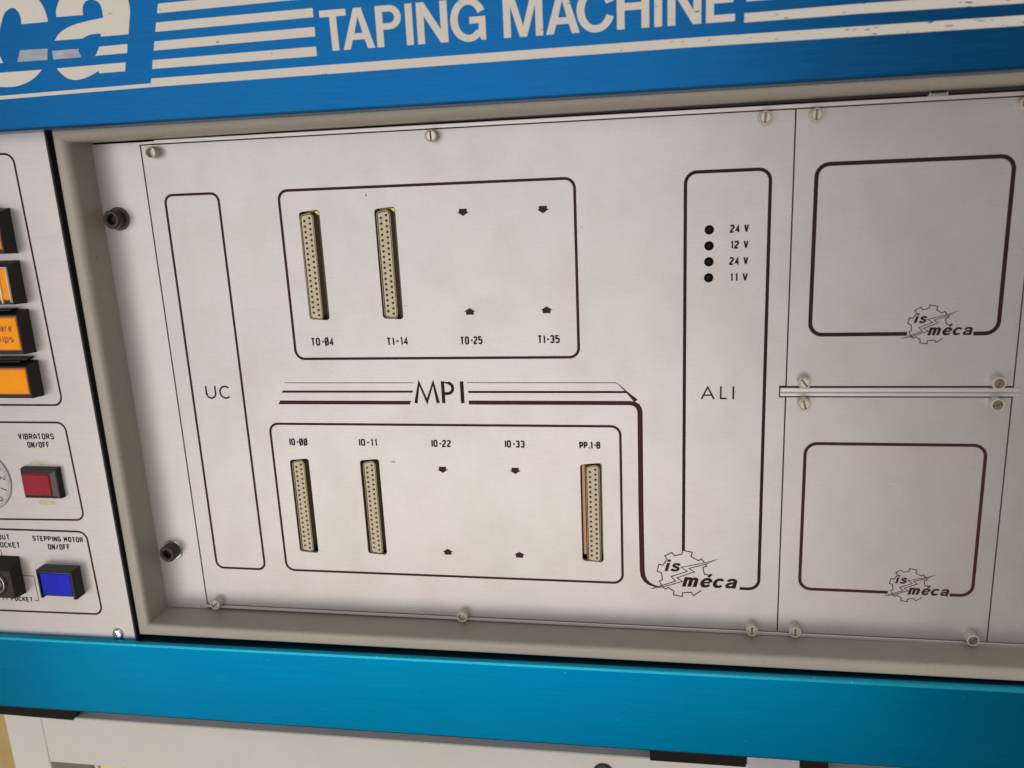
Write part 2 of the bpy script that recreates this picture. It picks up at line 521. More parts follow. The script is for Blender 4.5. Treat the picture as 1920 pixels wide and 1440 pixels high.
# bold slanted grotesque lower case, centre lines with stroke widths (thousandths of the type size)
def _arc(cx, cy, rx, ry, a0, a1, n):
    return [(cx + rx * math.cos(math.radians(a0 + (a1 - a0) * k / n)), cy + ry * math.sin(math.radians(a0 + (a1 - a0) * k / n))) for k in range(n + 1)]
BOLD = {
 'i': (175, [([(52, 0), (52, 385)], 108), ([(52, 440), (52, 535)], 108)]),
 's': (385, [([(305, 275), (275, 322), (190, 345), (105, 318), (92, 268), (130, 222), (210, 195), (285, 162), (302, 105), (262, 58), (180, 40), (92, 60), (58, 112)], 88)]),
 'm': (520, [([(52, 0), (52, 385)], 108), ([(60, 215), (72, 275), (108, 325), (158, 340), (200, 318), (218, 268), (218, 0)], [40, 66, 84, 88, 96, 108, 108]),
             ([(226, 215), (238, 275), (274, 325), (324, 340), (366, 318), (384, 268), (384, 0)], [40, 66, 84, 88, 96, 108, 108])]),
 '\u00e9': (390, [(_arc(185, 190, 128, 148, -32, -352, 20), [70] + [90] * 4 + [104] * 6 + [90] * 6 + [100] * 4), ([(70, 192), (296, 192)], 62), ([(185, 425), (262, 540)], 82)]),
 'c': (372, [(_arc(185, 190, 128, 148, -38, -322, 18), [84] * 4 + [104] * 10 + [84] * 5)]),
 'a': (390, [([(300, 0), (294, 265), (270, 318), (208, 345), (140, 342), (90, 312), (72, 262)], [104, 104, 92, 84, 84, 88, 92]),
             ([(288, 212), (180, 198), (100, 168), (72, 110), (98, 58), (165, 40), (235, 62), (284, 128)], [70, 74, 84, 96, 88, 78, 70, 60])]),
}

def outline_text(mb, s, x, y, size, stretch, shear, z):
    k = 0
    for ch in s:
        adv, strokes = BOLD[ch]
        for pts, w in strokes:
            tmp = MB().ribbon(pts, [q * 1.12 for q in w] if isinstance(w, list) else w * 1.12, 0)
            tmp.v = [(x + (p[0] * stretch + p[1] * shear) * size / 1000.0, y + p[1] * size / 1000.0, z + 0.004 * (k % 3)) for p in tmp.v]
            mb.add(tmp.v, tmp.f)
            k += 1
        x += adv * stretch * size / 1000.0
    return mb

# ------------------------------------------------------------------ the floor far below, and the chassis behind the panels
floor = MB()
floor.add([(-6000, -1000, -4000), (6000, -1000, -4000), (6000, -1000, 5000), (-6000, -1000, 5000)], [(0, 1, 2, 3)])
floor.f = [(3, 2, 1, 0)]
single("floor", floor, M['floor'], "pale floor far below the machine", None, (0, -1000, 0), kind='structure')

# ------------------------------------------------------------------ printed gear logo
GEAR_A = [(263.0, -98.7), (260.8, -98.0), (261.7, -93.8), (263.7, -94.5), (266.0, -90.9), (264.7, -89.1), (268.4, -86.9), (269.6, -88.7),
          (273.5, -87.7), (273.9, -85.5), (278.9, -86.5), (278.2, -88.8), (281.9, -91.1), (283.5, -90.0), (285.0, -92.0)]
GEAR_A2 = [(285.5, -92.9), (286.3, -94.0), (284.3, -94.8), (285.1, -98.7), (287.3, -99.0)]
GEAR_B = [(263.0, -98.7), (263.6, -102.8), (262.0, -103.5), (263.2, -106.3), (265.0, -108.2), (266.6, -107.1), (269.6, -109.3), (269.3, -111.3),
          (273.9, -112.0), (274.0, -109.8), (278.5, -109.4), (279.6, -111.2), (283.7, -108.0)]
BOLT = [(291.9, -89.8), (285.2, -92.2), (273.2, -95.2), (276.4, -97.4), (268.0, -100.7), (270.4, -103.3), (263.0, -106.2), (257.1, -108.3),
        (263.6, -107.0), (273.9, -103.3), (271.0, -101.3), (280.0, -97.6), (277.2, -95.7), (285.7, -93.0)]
def logo(parent, ax, ay, s, material, z):
    def T(p):
        return (ax + (p[0] - 291.9) * s, ay + (p[1] + 89.9) * s)
    root = part("gear_emblem", MB().ribbon([T(p) for p in GEAR_A], 0.52 * max(s, 0.78), z), material, parent)
    b = MB()
    b.ribbon([T(p) for p in GEAR_A2], 0.52 * max(s, 0.78), z)
    b.ribbon([T(p) for p in GEAR_B[0:]], 0.52 * max(s, 0.78), z + 0.004)
    part("gear_outline", b, material, root)
    part("lightning_bolt", MB().ribbon([T(p) for p in BOLT], 0.44 * max(s, 0.78), z + 0.008, True), material, root)
    x, y = T((264.7, -97.7))
    part("lettering", outline_text(MB(), "is", x, y, 12.4 * s, 1.12, 0.27, z + 0.014), material, root)
    x, y = T((273.7, -106.2))
    part("lettering", outline_text(MB(), "m\u00e9ca", x, y, 14.2 * s, 1.17, 0.27, z + 0.014), material, root)
    return root

# ------------------------------------------------------------------ the big panel
PZ = 0.0
PR = 0.06
def frame_line(parent, pts, w, r, z=PR, closed=True, material=None, n=7):
    return part("frame_line", MB().ribbon(fillet(pts, r, closed, n), w, z, closed), material or M['ink'], parent)

SLOTS = {'TO04': (81.6, 92.5, 38.5, 95.0), 'TI14': (121.7, 132.5, 38.4, 95.1), 'IO00': (61.2, 72.2, -94.5, -38.4),
         'IO11': (101.8, 112.6, -94.2, -38.0), 'PPI': (221.6, 232.7, -94.0, -38.3)}
LEDS = [(285.4, 78.8), (285.4, 71.3), (285.4, 63.8), (285.4, 56.2)]
main = thing("front_panel", "large satin aluminium panel in the middle, printed MPI, UC and ALI with five connector slots", "panel", (160, -130, 0))
holes = []
for k, (x0, x1, y0, y1) in SLOTS.items():
    holes.append(fillet([(x0, y0 + 0.6), (x1 - 1.0, y0), (x1, y0 + 1.2), (x1, y1 - 0.8), (x1 - 1.0, y1), (x0, y1 - 0.9)], [1.6, 1.2, 1.0, 1.2, 1.2, 1.6], True, 3))
holes += [circle(x, y, 2.15, 20) for x, y in LEDS]
outer = [(-0.85, -129.9), (322.35, -129.9), (322.35, -2.9), (319.5, -2.9), (319.5, 2.9), (322.35, 2.9), (322.35, 130.9), (-0.85, 130.9)]
part("sheet", MB().plate(outer, -2.5, 0.0, 0.12, holes), M['alu'], main)
frame_line(main, [(8.5, -106.1), (38.5, -106.1), (38.5, 105.4), (8.5, 105.4)], 1.3, 4.2)
frame_line(main, [(71.6, 17.8), (222.4, 17.8), (222.4, 105.2), (71.6, 105.2)], 1.4, 4.8)
frame_line(main, [(51.8, -105.8), (242.7, -105.6), (242.5, -18.3), (51.8, -18.4)], 1.3, 4.8)
frame_line(main, [(303.0, -106.0), (312.6, -106.0), (312.5, 105.5), (274.3, 105.5), (274.3, -85.4)], 1.6, 5.2, closed=False, material=M['ink_dark'])
# the three stripes with the block letters between them
def stripe(parent, pts, material=None, z=PR):
    return part("stripe", MB().flat([pts], z), material or M['ink'], parent)
stripe(main, [(63.2, 4.5), (135.2, 4.45), (135.3, 4.8), (63.5, 4.85)])
stripe(main, [(61.0, -0.85), (134.2, -0.75), (134.9, 0.4), (61.9, 0.4)])
stripe(main, [(58.4, -7.3), (132.4, -7.2), (133.4, -5.2), (59.7, -5.2)])
stripe(main, [(164.0, 4.5), (240.0, 4.4), (240.0, 4.75), (164.0, 4.85)])
stripe(main, [(164.4, -0.9), (246.6, -0.85), (245.6, 0.3), (164.4, 0.3)])
part("corner_line", MB().ribbon([(240.0, 4.58), (241.2, 4.3), (242.0, 3.7), (245.6, 0.1), (247.2, -1.5), (250.6, -4.9)],
                                [0.34, 0.34, 0.4, 0.75, 1.2, 2.2], PR + 0.006), M['ink'], main)
thick = [(164.4, -6.0), (247.4, -6.0), (249.6, -6.4), (251.2, -7.4), (252.1, -8.9), (252.5, -11.0), (252.6, -64.0), (253.0, -97.5),
         (253.4, -100.8), (254.6, -103.5), (256.6, -105.4), (259.4, -106.6), (262.8, -107.0)]
part("thick_line", MB().ribbon(thick, [2.15, 2.15, 2.3, 2.5, 2.6, 2.6, 2.6, 2.6, 2.5, 2.1, 1.6, 1.1, 0.35], PR + 0.012), M['ink'], main)
# MPI, UC, ALI in thin geometric capitals
mb = MB()
wl = 1.8
mb.ribbon([(135.9, -6.4), (138.3, 4.7), (142.0, -5.6), (145.9, 4.7), (148.0, -6.4)], wl, PR)
part("letter", mb, M['ink_dark'], main)
mb = MB().ribbon([(151.0, -6.4), (151.0, 5.4)], wl, PR)
mb.ribbon([(151.0, 4.6), (153.6, 4.6)] + arc(153.4, 1.7, 2.9, 2.9, 88, -88, 10) + [(151.0, -1.2)], 1.65, PR + 0.005)
part("letter", mb, M['ink_dark'], main)
part("letter", MB().ribbon([(161.2, -6.4), (161.2, 5.4)], 1.95, PR), M['ink_dark'], main)
part("letter", MB().ribbon([(16.9, 2.9), (16.9, -1.2)] + arc(19.6, -1.2, 2.7, 2.7, 180, 360, 12) + [(22.3, 2.9)], 0.95, PR), M['ink_dark'], main)
part("letter", MB().ribbon(arc(28.2, -0.6, 3.2, 3.3, 48, 312, 18), 0.95, PR), M['ink_dark'], main)
mb = MB().ribbon([(282.6, -3.8), (285.6, 2.3), (288.7, -3.8)], 0.85, PR)
mb.ribbon([(283.6, -1.8), (287.6, -1.8)], 0.75, PR + 0.005)
part("letter", mb, M['ink_dark'], main)
part("letter", MB().ribbon([(291.9, 2.7), (291.9, -3.5), (294.9, -3.5)], 0.85, PR), M['ink_dark'], main)
part("letter", MB().ribbon([(297.9, 2.7), (297.9, -3.9)], 0.9, PR), M['ink_dark'], main)
# connector designations
TW = 0.84
lettering("TO-04", (80.7, 24.9), (93.7, 24.9), 4.3, TW, PR, main, M['ink_dark'], (3,))
lettering("TI-14", (122.4, 24.7), (134.4, 24.9), 4.2, TW, PR, main, M['ink_dark'])
lettering("TO-25", (161.6, 24.8), (173.6, 24.9), 4.2, TW, PR, main, M['ink_dark'])
lettering("TI-35", (201.7, 25.0), (213.2, 25.1), 4.2, TW, PR, main, M['ink_dark'])
lettering("IO-00", (61.7, -30.7), (72.9, -30.7), 4.0, TW, PR, main, M['ink_dark'], (3, 4))
lettering("IO-11", (101.7, -30.5), (112.6, -30.5), 4.0, TW, PR, main, M['ink_dark'])
lettering("IO-22", (142.2, -30.6), (153.6, -30.6), 4.0, TW, PR, main, M['ink_dark'])
lettering("IO-33", (181.9, -30.4), (193.1, -30.4), 4.0, TW, PR, main, M['ink_dark'])
lettering("PP.I-8", (221.3, -30.7), (232.4, -30.4), 3.9, TW, PR, main, M['ink_dark'])
for s, y in (("24 V", 77.1), ("12 V", 69.6), ("24 V", 62.0), ("11 V", 54.3)):
    lettering(s, (294.6, y), (303.6, y), 3.8, 0.84, PR, main, M['ink_dark'])
def arrow(cx, cy, d):
    pts = [(-2.0, 1.75), (2.0, 1.75), (2.0, 0.2), (3.1, 0.2), (0, -1.75), (-3.1, 0.2), (-2.0, 0.2)]
    part("arrow_mark", MB().flat([[(cx + x, cy + y * d) for x, y in pts]], PR), M['ink'], main)
for cx, cy, d in ((167.1, 91.1, 1), (206.8, 91.0, 1), (167.7, 41.9, -1), (206.9, 42.1, -1), (147.9, -43.4, 1), (187.3, -43.3, 1), (147.7, -91.0, -1), (187.5, -91.3, -1)):
    arrow(cx, cy, d)
logo(main, 291.9, -89.9, 1.0, M['ink_dark'], PR + 0.02)
for x, y in LEDS:
    part("indicator_hole", MB().lathe(x, y, [(2.3, -2.6), (2.0, -2.45), (0.05, -2.4)], 20, False), M['dark_hole'], main)
    part("indicator_dome", MB().lathe(x, y, [(1.75, -2.4), (1.75, -1.5), (1.55, -0.9), (1.1, -0.45), (0.5, -0.2), (0.05, -0.15)], 20, True), M['led'], main)
# scuffs and scratches that belong to the sheet
random.seed(4)
def blob(cx, cy, rx, ry, z, rot=0.0, n=9):
    out = []
    for k in range(n):
        a = 2 * math.pi * k / n
        r = 0.75 + 0.45 * random.random()
        x, y = rx * r * math.cos(a), ry * r * math.sin(a)
        out.append((cx + x * math.cos(rot) - y * math.sin(rot), cy + x * math.sin(rot) + y * math.cos(rot)))
    return MB().flat([out], z)
part("scuff_mark", blob(118.1, 101.3, 0.45, 0.7, PR), M['scuff'], main)
part("scuff_mark", blob(120.6, -39.3, 1.5, 0.35, PR), M['scuff'], main)
part("scuff_mark", blob(134.4, 45.3, 1.2, 0.15, PR), M['scuff'], main)

# ------------------------------------------------------------------ neighbouring modules, flange and rails
def module(name, label, x0, x1, y0, y1, org):
    t = thing(name, label, "panel", org)
    part("sheet", MB().box(x0, x1, y0, y1, -2.5, 0.0, 0.12), M['alu'], t)
    return t
up = module("module_panel", "upper square aluminium panel right of the big panel, printed frame with gear emblem", 322.9, 423.65, 2.8, 130.9, (373, 3, 0))
frame_line(up, [(404.6, 27.8), (415.0, 27.8), (415.0, 106.5), (332.6, 106.5), (332.6, 28.0), (376.0, 28.0)], 1.85, 5.6, closed=False, material=M['ink_dark'])
logo(up, 397.4, 38.4, 0.69, M['ink_dark'], PR + 0.02)
low = module("module_panel", "lower square aluminium panel right of the big panel, with faint scratch inside its printed frame", 322.9, 423.65, -129.9, -2.8, (373, -130, 0))
frame_line(low, [(404.6, -104.9), (415.0, -104.9), (414.9, -26.3), (332.8, -26.3), (332.8, -104.7), (375.6, -104.8)], 1.6, 5.6, closed=False, material=M['ink'])
logo(low, 397.5, -94.3, 0.69, M['ink'], PR + 0.02)
part("scratch", MB().ribbon([(370.8, -46.3), (374.0, -46.6), (378.5, -48.0), (380.2, -47.7)], [0.1, 0.3, 0.35, 0.1], PR), M['edge'], low)
far = module("module_panel", "plain aluminium panel cut off by the right edge of the photo", 424.25, 520.0, -129.9, 130.9, (430, -130, 0))
ear = thing("mounting_flange", "narrow bare aluminium flange left of the big panel holding two dark socket bolts", "flange", (-15, -132, 0))
part("sheet", MB().box(-33, -1.55, -133.2, 132.6, -2.5, -0.1, 0.1), M['alu_ear'], ear)
part("scuff_mark", blob(-20.7, 65.5, 0.45, 0.5, -0.04), M['bezel'], ear)
part("scuff_mark", blob(-23.0, -60.3, 0.5, 0.3, -0.04), M['bezel'], ear)

rt = thing("guide_rail", "thin bright rail running along the top edge of the aluminium panels", "rail", (200, 132, 0))
part("rail_strip", MB().box(7.0, 520, 131.35, 133.2, -2.6, 0.35, 0.15), M['rail'], rt)
part("end_tab", MB().plate([(-4.6, 131.35), (7.0, 131.35), (7.0, 132.75), (-5.6, 132.3)], -2.2, 0.15, 0.1), M['rail'], rt)
part("clip", MB().plate(rrect(377.5, 384.5, 133.25, 134.3, 0.6, 3), -2.0, 3.5, 0.5), M['rail'], rt)
rb = thing("guide_rail", "thin bright rail running along the bottom edge of the aluminium panels", "rail", (200, -132, 0))
part("rail_strip", MB().box(-4.0, 520, -132.1, -130.25, -2.6, 0.6, 0.25), M['rail'], rb)
rm = thing("guide_rail", "short double rail between the two square panels on the right, ends square over their edges", "rail", (373, 0, 0))
part("rail_strip", MB().box(319.9, 427.0, -0.15, 2.0, -2.6, 0.45, 0.25), M['rail'], rm)
part("rail_strip", MB().box(319.9, 427.0, -2.2, -0.55, -2.6, 0.45, 0.2), M['rail'], rm)
part("groove", MB().box(319.9, 427.0, -0.55, -0.15, -2.6, -0.3), M['edge'], rm)
chas = thing("rack_chassis", "dark inside of the rack, seen only through the joints and slots between the panels", "rack", (200, -140, -20))
part("back_plate", MB().box(-60, 520, -140, 140, -24, -22.0), M['black'], chas)
part("back_plate", MB().box(-60, 60, 134.5, 142, -22, 10.0), M['black'], chas)
part("gap_plate", MB().box(-48, -30.5, -150, 150, -20, 8.0), M['black'], chas)
part("gap_plate", MB().box(-30, 520, -150, -134.5, -20, -2.0), M['black'], chas)
part("gap_plate", MB().box(-30, 520, 133.9, 142, -22, -1.2), M['black'], chas)
for (x0, x1, y0, y1) in ((319.0, 327.0, -131, 131), (420.5, 428.0, -131, 131), (-4.0, 1.0, -131, 133)):
    part("gap_plate", MB().box(x0, x1, y0, y1, -8.0, -2.9), M['black'], chas)

# ------------------------------------------------------------------ deep painted bezel round the rack
bz = thing("bezel_frame", "deep beige grey painted frame with rounded edges around the rack panels", "frame", (-32, -140, 0))
def bezel_profile(r_in, z_in=20.0):
    pr = [(0.0, -2.0), (0.0, 2.0), (0.0, z_in - r_in - 0.5)]
    pr += [(r_in * (1 - math.cos(math.radians(a))), z_in - r_in + r_in * math.sin(math.radians(a))) for a in range(0, 91, 15)]
    pr += [(r_in + 0.4, z_in)]
    pr += [(7.1 - 1.6 + 1.6 * math.sin(math.radians(a)), z_in - 1.6 + 1.6 * math.cos(math.radians(a))) for a in range(0, 91, 15)]
    return pr + [(7.1, z_in - 2.4), (7.1, 8.0)]
PROF = bezel_profile(2.4)
def bar(path, prof, mb):
    """sweep prof (outward offset, z) along path with mitred corners; outwards = left of travel"""
    n = len(path)
    rings = []
    for i in range(n):
        p = Vector(path[i])
        d1 = (p - Vector(path[i - 1])).normalized() if i else (Vector(path[1]) - p).normalized()
        d2 = (Vector(path[i + 1]) - p).normalized() if i < n - 1 else d1
        n1, n2 = Vector((-d1.y, d1.x)), Vector((-d2.y, d2.x))
        q = (n1 + n2).normalized()
        rings.append([(p.x + q.x * o / q.dot(n1), p.y + q.y * o / q.dot(n1), z) for o, z in prof])
    k = len(prof)
    return rings, k
path = [(-28.4, 132.4), (-27.5, -133.5)]
C_TR, C_TL, C_BL, C_BR = (520, 136.0), (-28.9, 133.5), (-27.4, -133.6), (520, -131.6)
rings, k = bar([C_BR, C_BL, C_TL, C_TR], PROF, None)
rings = [[(p[0], p[1], p[2]) for p in r] for r in rings]
def seg(a, b):
    mb_ = MB()
    mb_.add(list(rings[a]) + list(rings[b]), [(i, i + 1, k + i + 1, k + i) for i in range(k - 1)])
    return mb_
def orient(mb_, pos):
    """make all faces look towards +z / the opening: flip if the front face looks away"""
    f = mb_.f[9]
    a, b, c = (Vector(mb_.v[i]) for i in f[:3])
    if (b - a).cross(c - a).z < 0:
        mb_.f = [t[::-1] for t in mb_.f]
    mb_.sm = [True] * len(mb_.f)
    return mb_
part("bottom_bar", orient(seg(0, 1), 0), M['bezel'], bz)

PROF_TOP = bezel_profile(4.6)
rings_top, k = bar([C_BR, C_BL, C_TL, C_TR], PROF_TOP, None)
rings[2:] = rings_top[2:]
part("side_bar", orient(seg(1, 2), 0), M['bezel'], bz)
part("top_bar", orient(seg(2, 3), 0), M['bezel'], bz)

# ------------------------------------------------------------------ captive panel screws
def panel_screw(x, y, z, label, slot, deep=0.0, dull=False, size=1.0):
    t = thing("collar_screw", label, "screw", (x, y, z), "collar screws holding the rack panels")
    H = 5.0
    ro, ri = 2.95 * size, 2.32 * size
    prof = [(ro, 0), (ro, H - 0.35), (ro - 0.3, H), (ri + 0.15, H), (ri, H - 0.2), (ri, H - 1.3 - deep)]
    part("collar", MB().lathe(x, y, [(r, z + h) for r, h in prof], 28, False, False), M['collar'], t)
    zt = z + H - 0.35 - deep
    mt = M['slotted_dull'] if dull else M['slotted']
    a = math.radians(slot)
    ux, uy = Vector((math.cos(a), math.sin(a))), Vector((-math.sin(a), math.cos(a)))
    sw = 0.42
    r = ri - 0.12
    if deep > 1.5:
        part("head", MB().plate(circle(x, y, r, 24), zt - 1.2, zt, 0.15), mt, t)
    for s in (1, -1) if deep <= 1.5 else ():
        # half of the slotted head on each side of the cut
        pts = []
        th0 = math.asin(sw / r)
        for kk in range(13):
            th = th0 + (math.pi - 2 * th0) * kk / 12
            q = ux * (r * math.cos(th)) + uy * (s * r * math.sin(th))
            pts.append((x + q.x, y + q.y))
        part("head_half", MB().plate(pts, zt - 1.2, zt, 0.08), mt, t)
    part("slot_floor", MB().plate(circle(x, y, ri - 0.02, 20), zt - 2.0, zt - 0.75), M['slotted_dull'], t)
    return t
panel_screw(6.9, 127.1, 0, "collar screw at the upper left corner of the big panel, sunk deep in its collar", 80, 2.2)
panel_screw(154.5, 127.8, 0, "collar screw with upright slot at the middle of the big panel's top edge", 92)
panel_screw(309.1, 128.0, 0, "collar screw with upright slot at the upper right corner of the big panel", 86)
panel_screw(330.9, 128.0, 0, "collar screw with upright slot at the upper left corner of the upper square panel", 88)
panel_screw(416.4, 128.0, 0, "collar screw cut by the photo's right edge, above the upper square panel's frame", 60, dull=True)
panel_screw(330.5, 5.4, 0, "collar screw with slanted slot just above the left end of the short double rail", -52)
panel_screw(330.9, -5.2, 0, "collar screw with near upright dark slot just below the double rail's left end", -76)
panel_screw(416.1, 5.2, 0, "dull brown collar screw just above the right end of the double rail", 74, dull=True)
panel_screw(416.4, -5.0, 0, "dull brown collar screw just below the right end of the short double rail", 20, 0.1, dull=True)
panel_screw(6.5, -127.9, 0, "collar screw at the lower left corner of the big panel, in a pale ring", 40, 0.6)
panel_screw(154.5, -128.0, 0, "collar screw at the middle of the big panel's bottom edge, hollow looking ring", 95, 2.0)
panel_screw(309.4, -127.6, 0, "collar screw with upright slot at the lower right corner of the big panel", 90)
panel_screw(331.0, -127.3, 0, "collar screw with upright slot at the lower left corner of the lower square panel", 90)
panel_screw(415.9, -127.0, 0, "collar screw with slanted slot at the lower right corner of the lower square panel", 45, dull=True)

def cap_bolt(x, y, label, washer, knurl, ang, rw):
    t = thing("socket_bolt", label, "bolt", (x, y, 0), "socket head bolts on the flange")
    part("washer", MB().lathe(x, y, [(rw, -0.1), (rw, 0.75), (rw - 0.35, 1.1), (3.0, 1.1)], 36, False), washer, t)
    hexa = circle(x, y, 2.7, 6, math.radians(ang))
    mb_ = MB()
    n = 40
    out = []
    for kk in range(n):
        a = 2 * math.pi * kk / n
        r = 4.75 + (0.14 if kk % 2 else -0.14) * knurl
        out.append((x + r * math.cos(a), y + r * math.sin(a)))
    mb_.plate(out, 1.1, 7.1, 0.6, [hexa])
    mb_.cap([hexa], 3.2)
    part("head", mb_, M['oxide'], t)
    return t
cap_bolt(-19.6, 94.4, "grimy black socket head bolt near the top of the bare flange", M['washer_dull'], 0.3, 10, 6.1)
cap_bolt(-17.8, -95.8, "socket head bolt with a shiny washer near the bottom of the bare flange", M['washer'], 1.0, 25, 6.0)

# ------------------------------------------------------------------ the five connectors in their slots
def connector(xr, y0, zf, label, flange, strip=None, slot=None):
    """xr, y0 = topmost hole of the 19-hole column; pitch 2.77 mm"""
    t = thing("socket_connector", label, "connector", (xr - 1.4, y0 - 25, zf), "37 hole sockets in the big panel")
    xl, p = xr - 2.84, 2.774
    yb = y0 - 18 * p
    D = fillet([(xl - 1.5, yb + 1.0), (xr + 1.55, yb - 2.1), (xr + 1.55, y0 + 2.1), (xl - 1.5, y0 - 1.0 + 2.0 - 0.2)], [1.3, 1.6, 1.6, 1.3], True, 4)
    D = fillet([(xl - 1.5, yb - 1.1), (xr + 1.55, yb - 2.2), (xr + 1.55, y0 + 2.2), (xl - 1.5, y0 + 1.1)], [1.3, 1.6, 1.6, 1.3], True, 4)
    hs = [circle(xr, y0 - p * i, 0.66, 8) for i in range(19)] + [circle(xl, y0 - p * (i + 0.5), 0.66, 8) for i in range(18)]
    part("hole_insert", MB().plate(D, zf - 5.5, zf - 0.15, 0.15, hs), M['insert'], t)
    part("contact_bed", MB().plate(offset(loop_ccw(D), -0.3), zf - 5.0, zf - 1.6), M['dark_hole'], t)
    part("shell", MB().plate(offset(loop_ccw(D), 0.75), zf - 6.0, zf, 0.12, [offset(loop_ccw(D), 0.25)]), M['shell'], t)
    part("flange", MB().plate(rrect(xl - 3.6, xr + 5.0, yb - 4.5, y0 + 4.2, 1.5, 3), zf - 7.0, zf - 6.0, 0.1), flange, t)
    if strip:
        x0, x1, ya, yb_ = slot
        part("copper_strip", MB().box(x0 + 0.4, x0 + 2.1, ya + 3.0, yb_ - 0.5, -4.5, -2.8, 0.15), M['copper'], t)
        part("copper_strip", MB().box(x1 + 0.1, x1 + 1.5, ya + 3.0, yb_ - 2.0, -6.0, -2.8, 0.15), M['copper'], t)
    return t
connector(86.85, 91.05, 0.0, "37 hole socket above the marking TO-04, first of the upper row", M['shell'])
connector(127.55, 91.2, 0.0, "37 hole socket above the marking TI-14, second of the upper row", M['shell'])
connector(66.9, -42.25, -0.9, "37 hole socket below the marking IO-00, first of the lower row", M['shell'])
connector(107.9, -42.05, -0.9, "37 hole socket below the marking IO-11, second of the lower row", M['shell'])
connector(229.3, -42.3, -0.9, "37 hole socket below the marking PP.I-8 with a copper strip on its left", M['shell'], True, SLOTS['PPI'])
for x, y, nm in ((91.2, 93.6, 0), (131.3, 93.8, 1)):
    root = [o for o in COL.objects if o.get("label", "").startswith("37 hole socket above the marking " + ("TO" if nm == 0 else "TI"))][0]
    part("yellow_tab", MB().plate(fillet([(x - 1.6, y + 0.2), (x + 0.8, y - 1.9), (x + 1.0, y + 0.7), (x - 1.4, y + 1.1)], 0.4, True, 3), -2.4, -0.9, 0.3), M['yellow'], root)

# ------------------------------------------------------------------ control panel at the left
LZ = 19.0
LP = LZ + 0.06
cp = thing("control_panel", "aluminium control panel at the left with coloured push buttons and dark printed frames", "panel", (-100, -140, LZ))
part("sheet", MB().plate([(-260, -150), (-37.9, -150), (-40.7, 152), (-260, 152)], LZ - 2.5, LZ, 0.12), M['alu_left'], cp)
part("trim_strip", MB().plate([(-37.85, -150), (-37.3, -150), (-40.1, 152), (-40.65, 152)], LZ - 7, LZ - 0.6, 0.1), M['black'], cp)
frame_line(cp, [(-135, -2.9), (-57.7, -2.9), (-60.4, 129.5), (-135, 130.0)], 1.1, 5.0, LP)
frame_line(cp, [(-150, -71.9), (-57.2, -70.2), (-58.7, -12.8), (-150, -13.0)], 1.1, 5.0, LP)
frame_line(cp, [(-150, -130.3), (-56.4, -129.1), (-57.7, -77.4), (-150, -77.5)], 1.15, 5.2, LP)
lettering("VIBRATORS", (-89.3, -22.9), (-66.6, -22.6), 3.5, 0.7, LP, cp, M['ink_dark'])
lettering("ON/OFF", (-84.5, -27.7), (-70.2, -27.5), 3.5, 0.7, LP, cp, M['ink_dark'])
lettering("STEPPING MOTOR", (-93.0, -84.1), (-60.3, -84.1), 3.3, 0.7, LP, cp, M['ink_dark'])
lettering("ON/OFF", (-83.9, -89.3), (-69.3, -88.9), 3.5, 0.7, LP, cp, M['ink_dark'])
lettering("OUT", (-115.6, -84.1), (-107.6, -84.0), 3.4, 0.7, LP, cp, M['ink_dark'])
lettering("POCKET", (-118.0, -89.2), (-101.8, -88.9), 3.5, 0.7, LP, cp, M['ink_dark'])
lettering("EMPTY POCKET", (-129.6, -122.9), (-100.6, -123.4), 3.1, 0.7, LP, cp, M['ink_dark'])
part("connecting_line", MB().ribbon([(-99.8, -122.2), (-96.8, -122.2), (-96.9, -106.5), (-106.0, -106.5)], 0.42, LP), M['ink_dark'], cp)
part("connecting_line", MB().ribbon([(-120.0, -90.9), (-115.5, -90.9), (-115.3, -94.5)], 0.42, LP), M['ink_dark'], cp)
part("glue_residue", blob(-79.5, -36.6, 6.2, 1.6, LP, 0.02, 14), M['residue'], cp)
part("glue_residue", blob(-79.0, -60.3, 6.5, 1.3, LP, -0.05, 14), M['residue'], cp)
part("scuff_mark", MB().ribbon([(-82.0, -37.6), (-82.3, -36.0), (-81.9, -34.8)], 0.35, LP + 0.01), M['collar'], cp)

def frustum(mb_, a, za, b, zb, capped=True):
    """a, b = (x0, x1, y0, y1) of the back and front rectangle"""
    va = [(a[0], a[2], za), (a[1], a[2], za), (a[1], a[3], za), (a[0], a[3], za)]
    vb = [(b[0], b[2], zb), (b[1], b[2], zb), (b[1], b[3], zb), (b[0], b[3], zb)]
    fs = [(0, 1, 5, 4), (1, 2, 6, 5), (2, 3, 7, 6), (3, 0, 4, 7)]
    if capped:
        fs.append((4, 5, 6, 7))
    mb_.add(va + vb, fs)
    return mb_

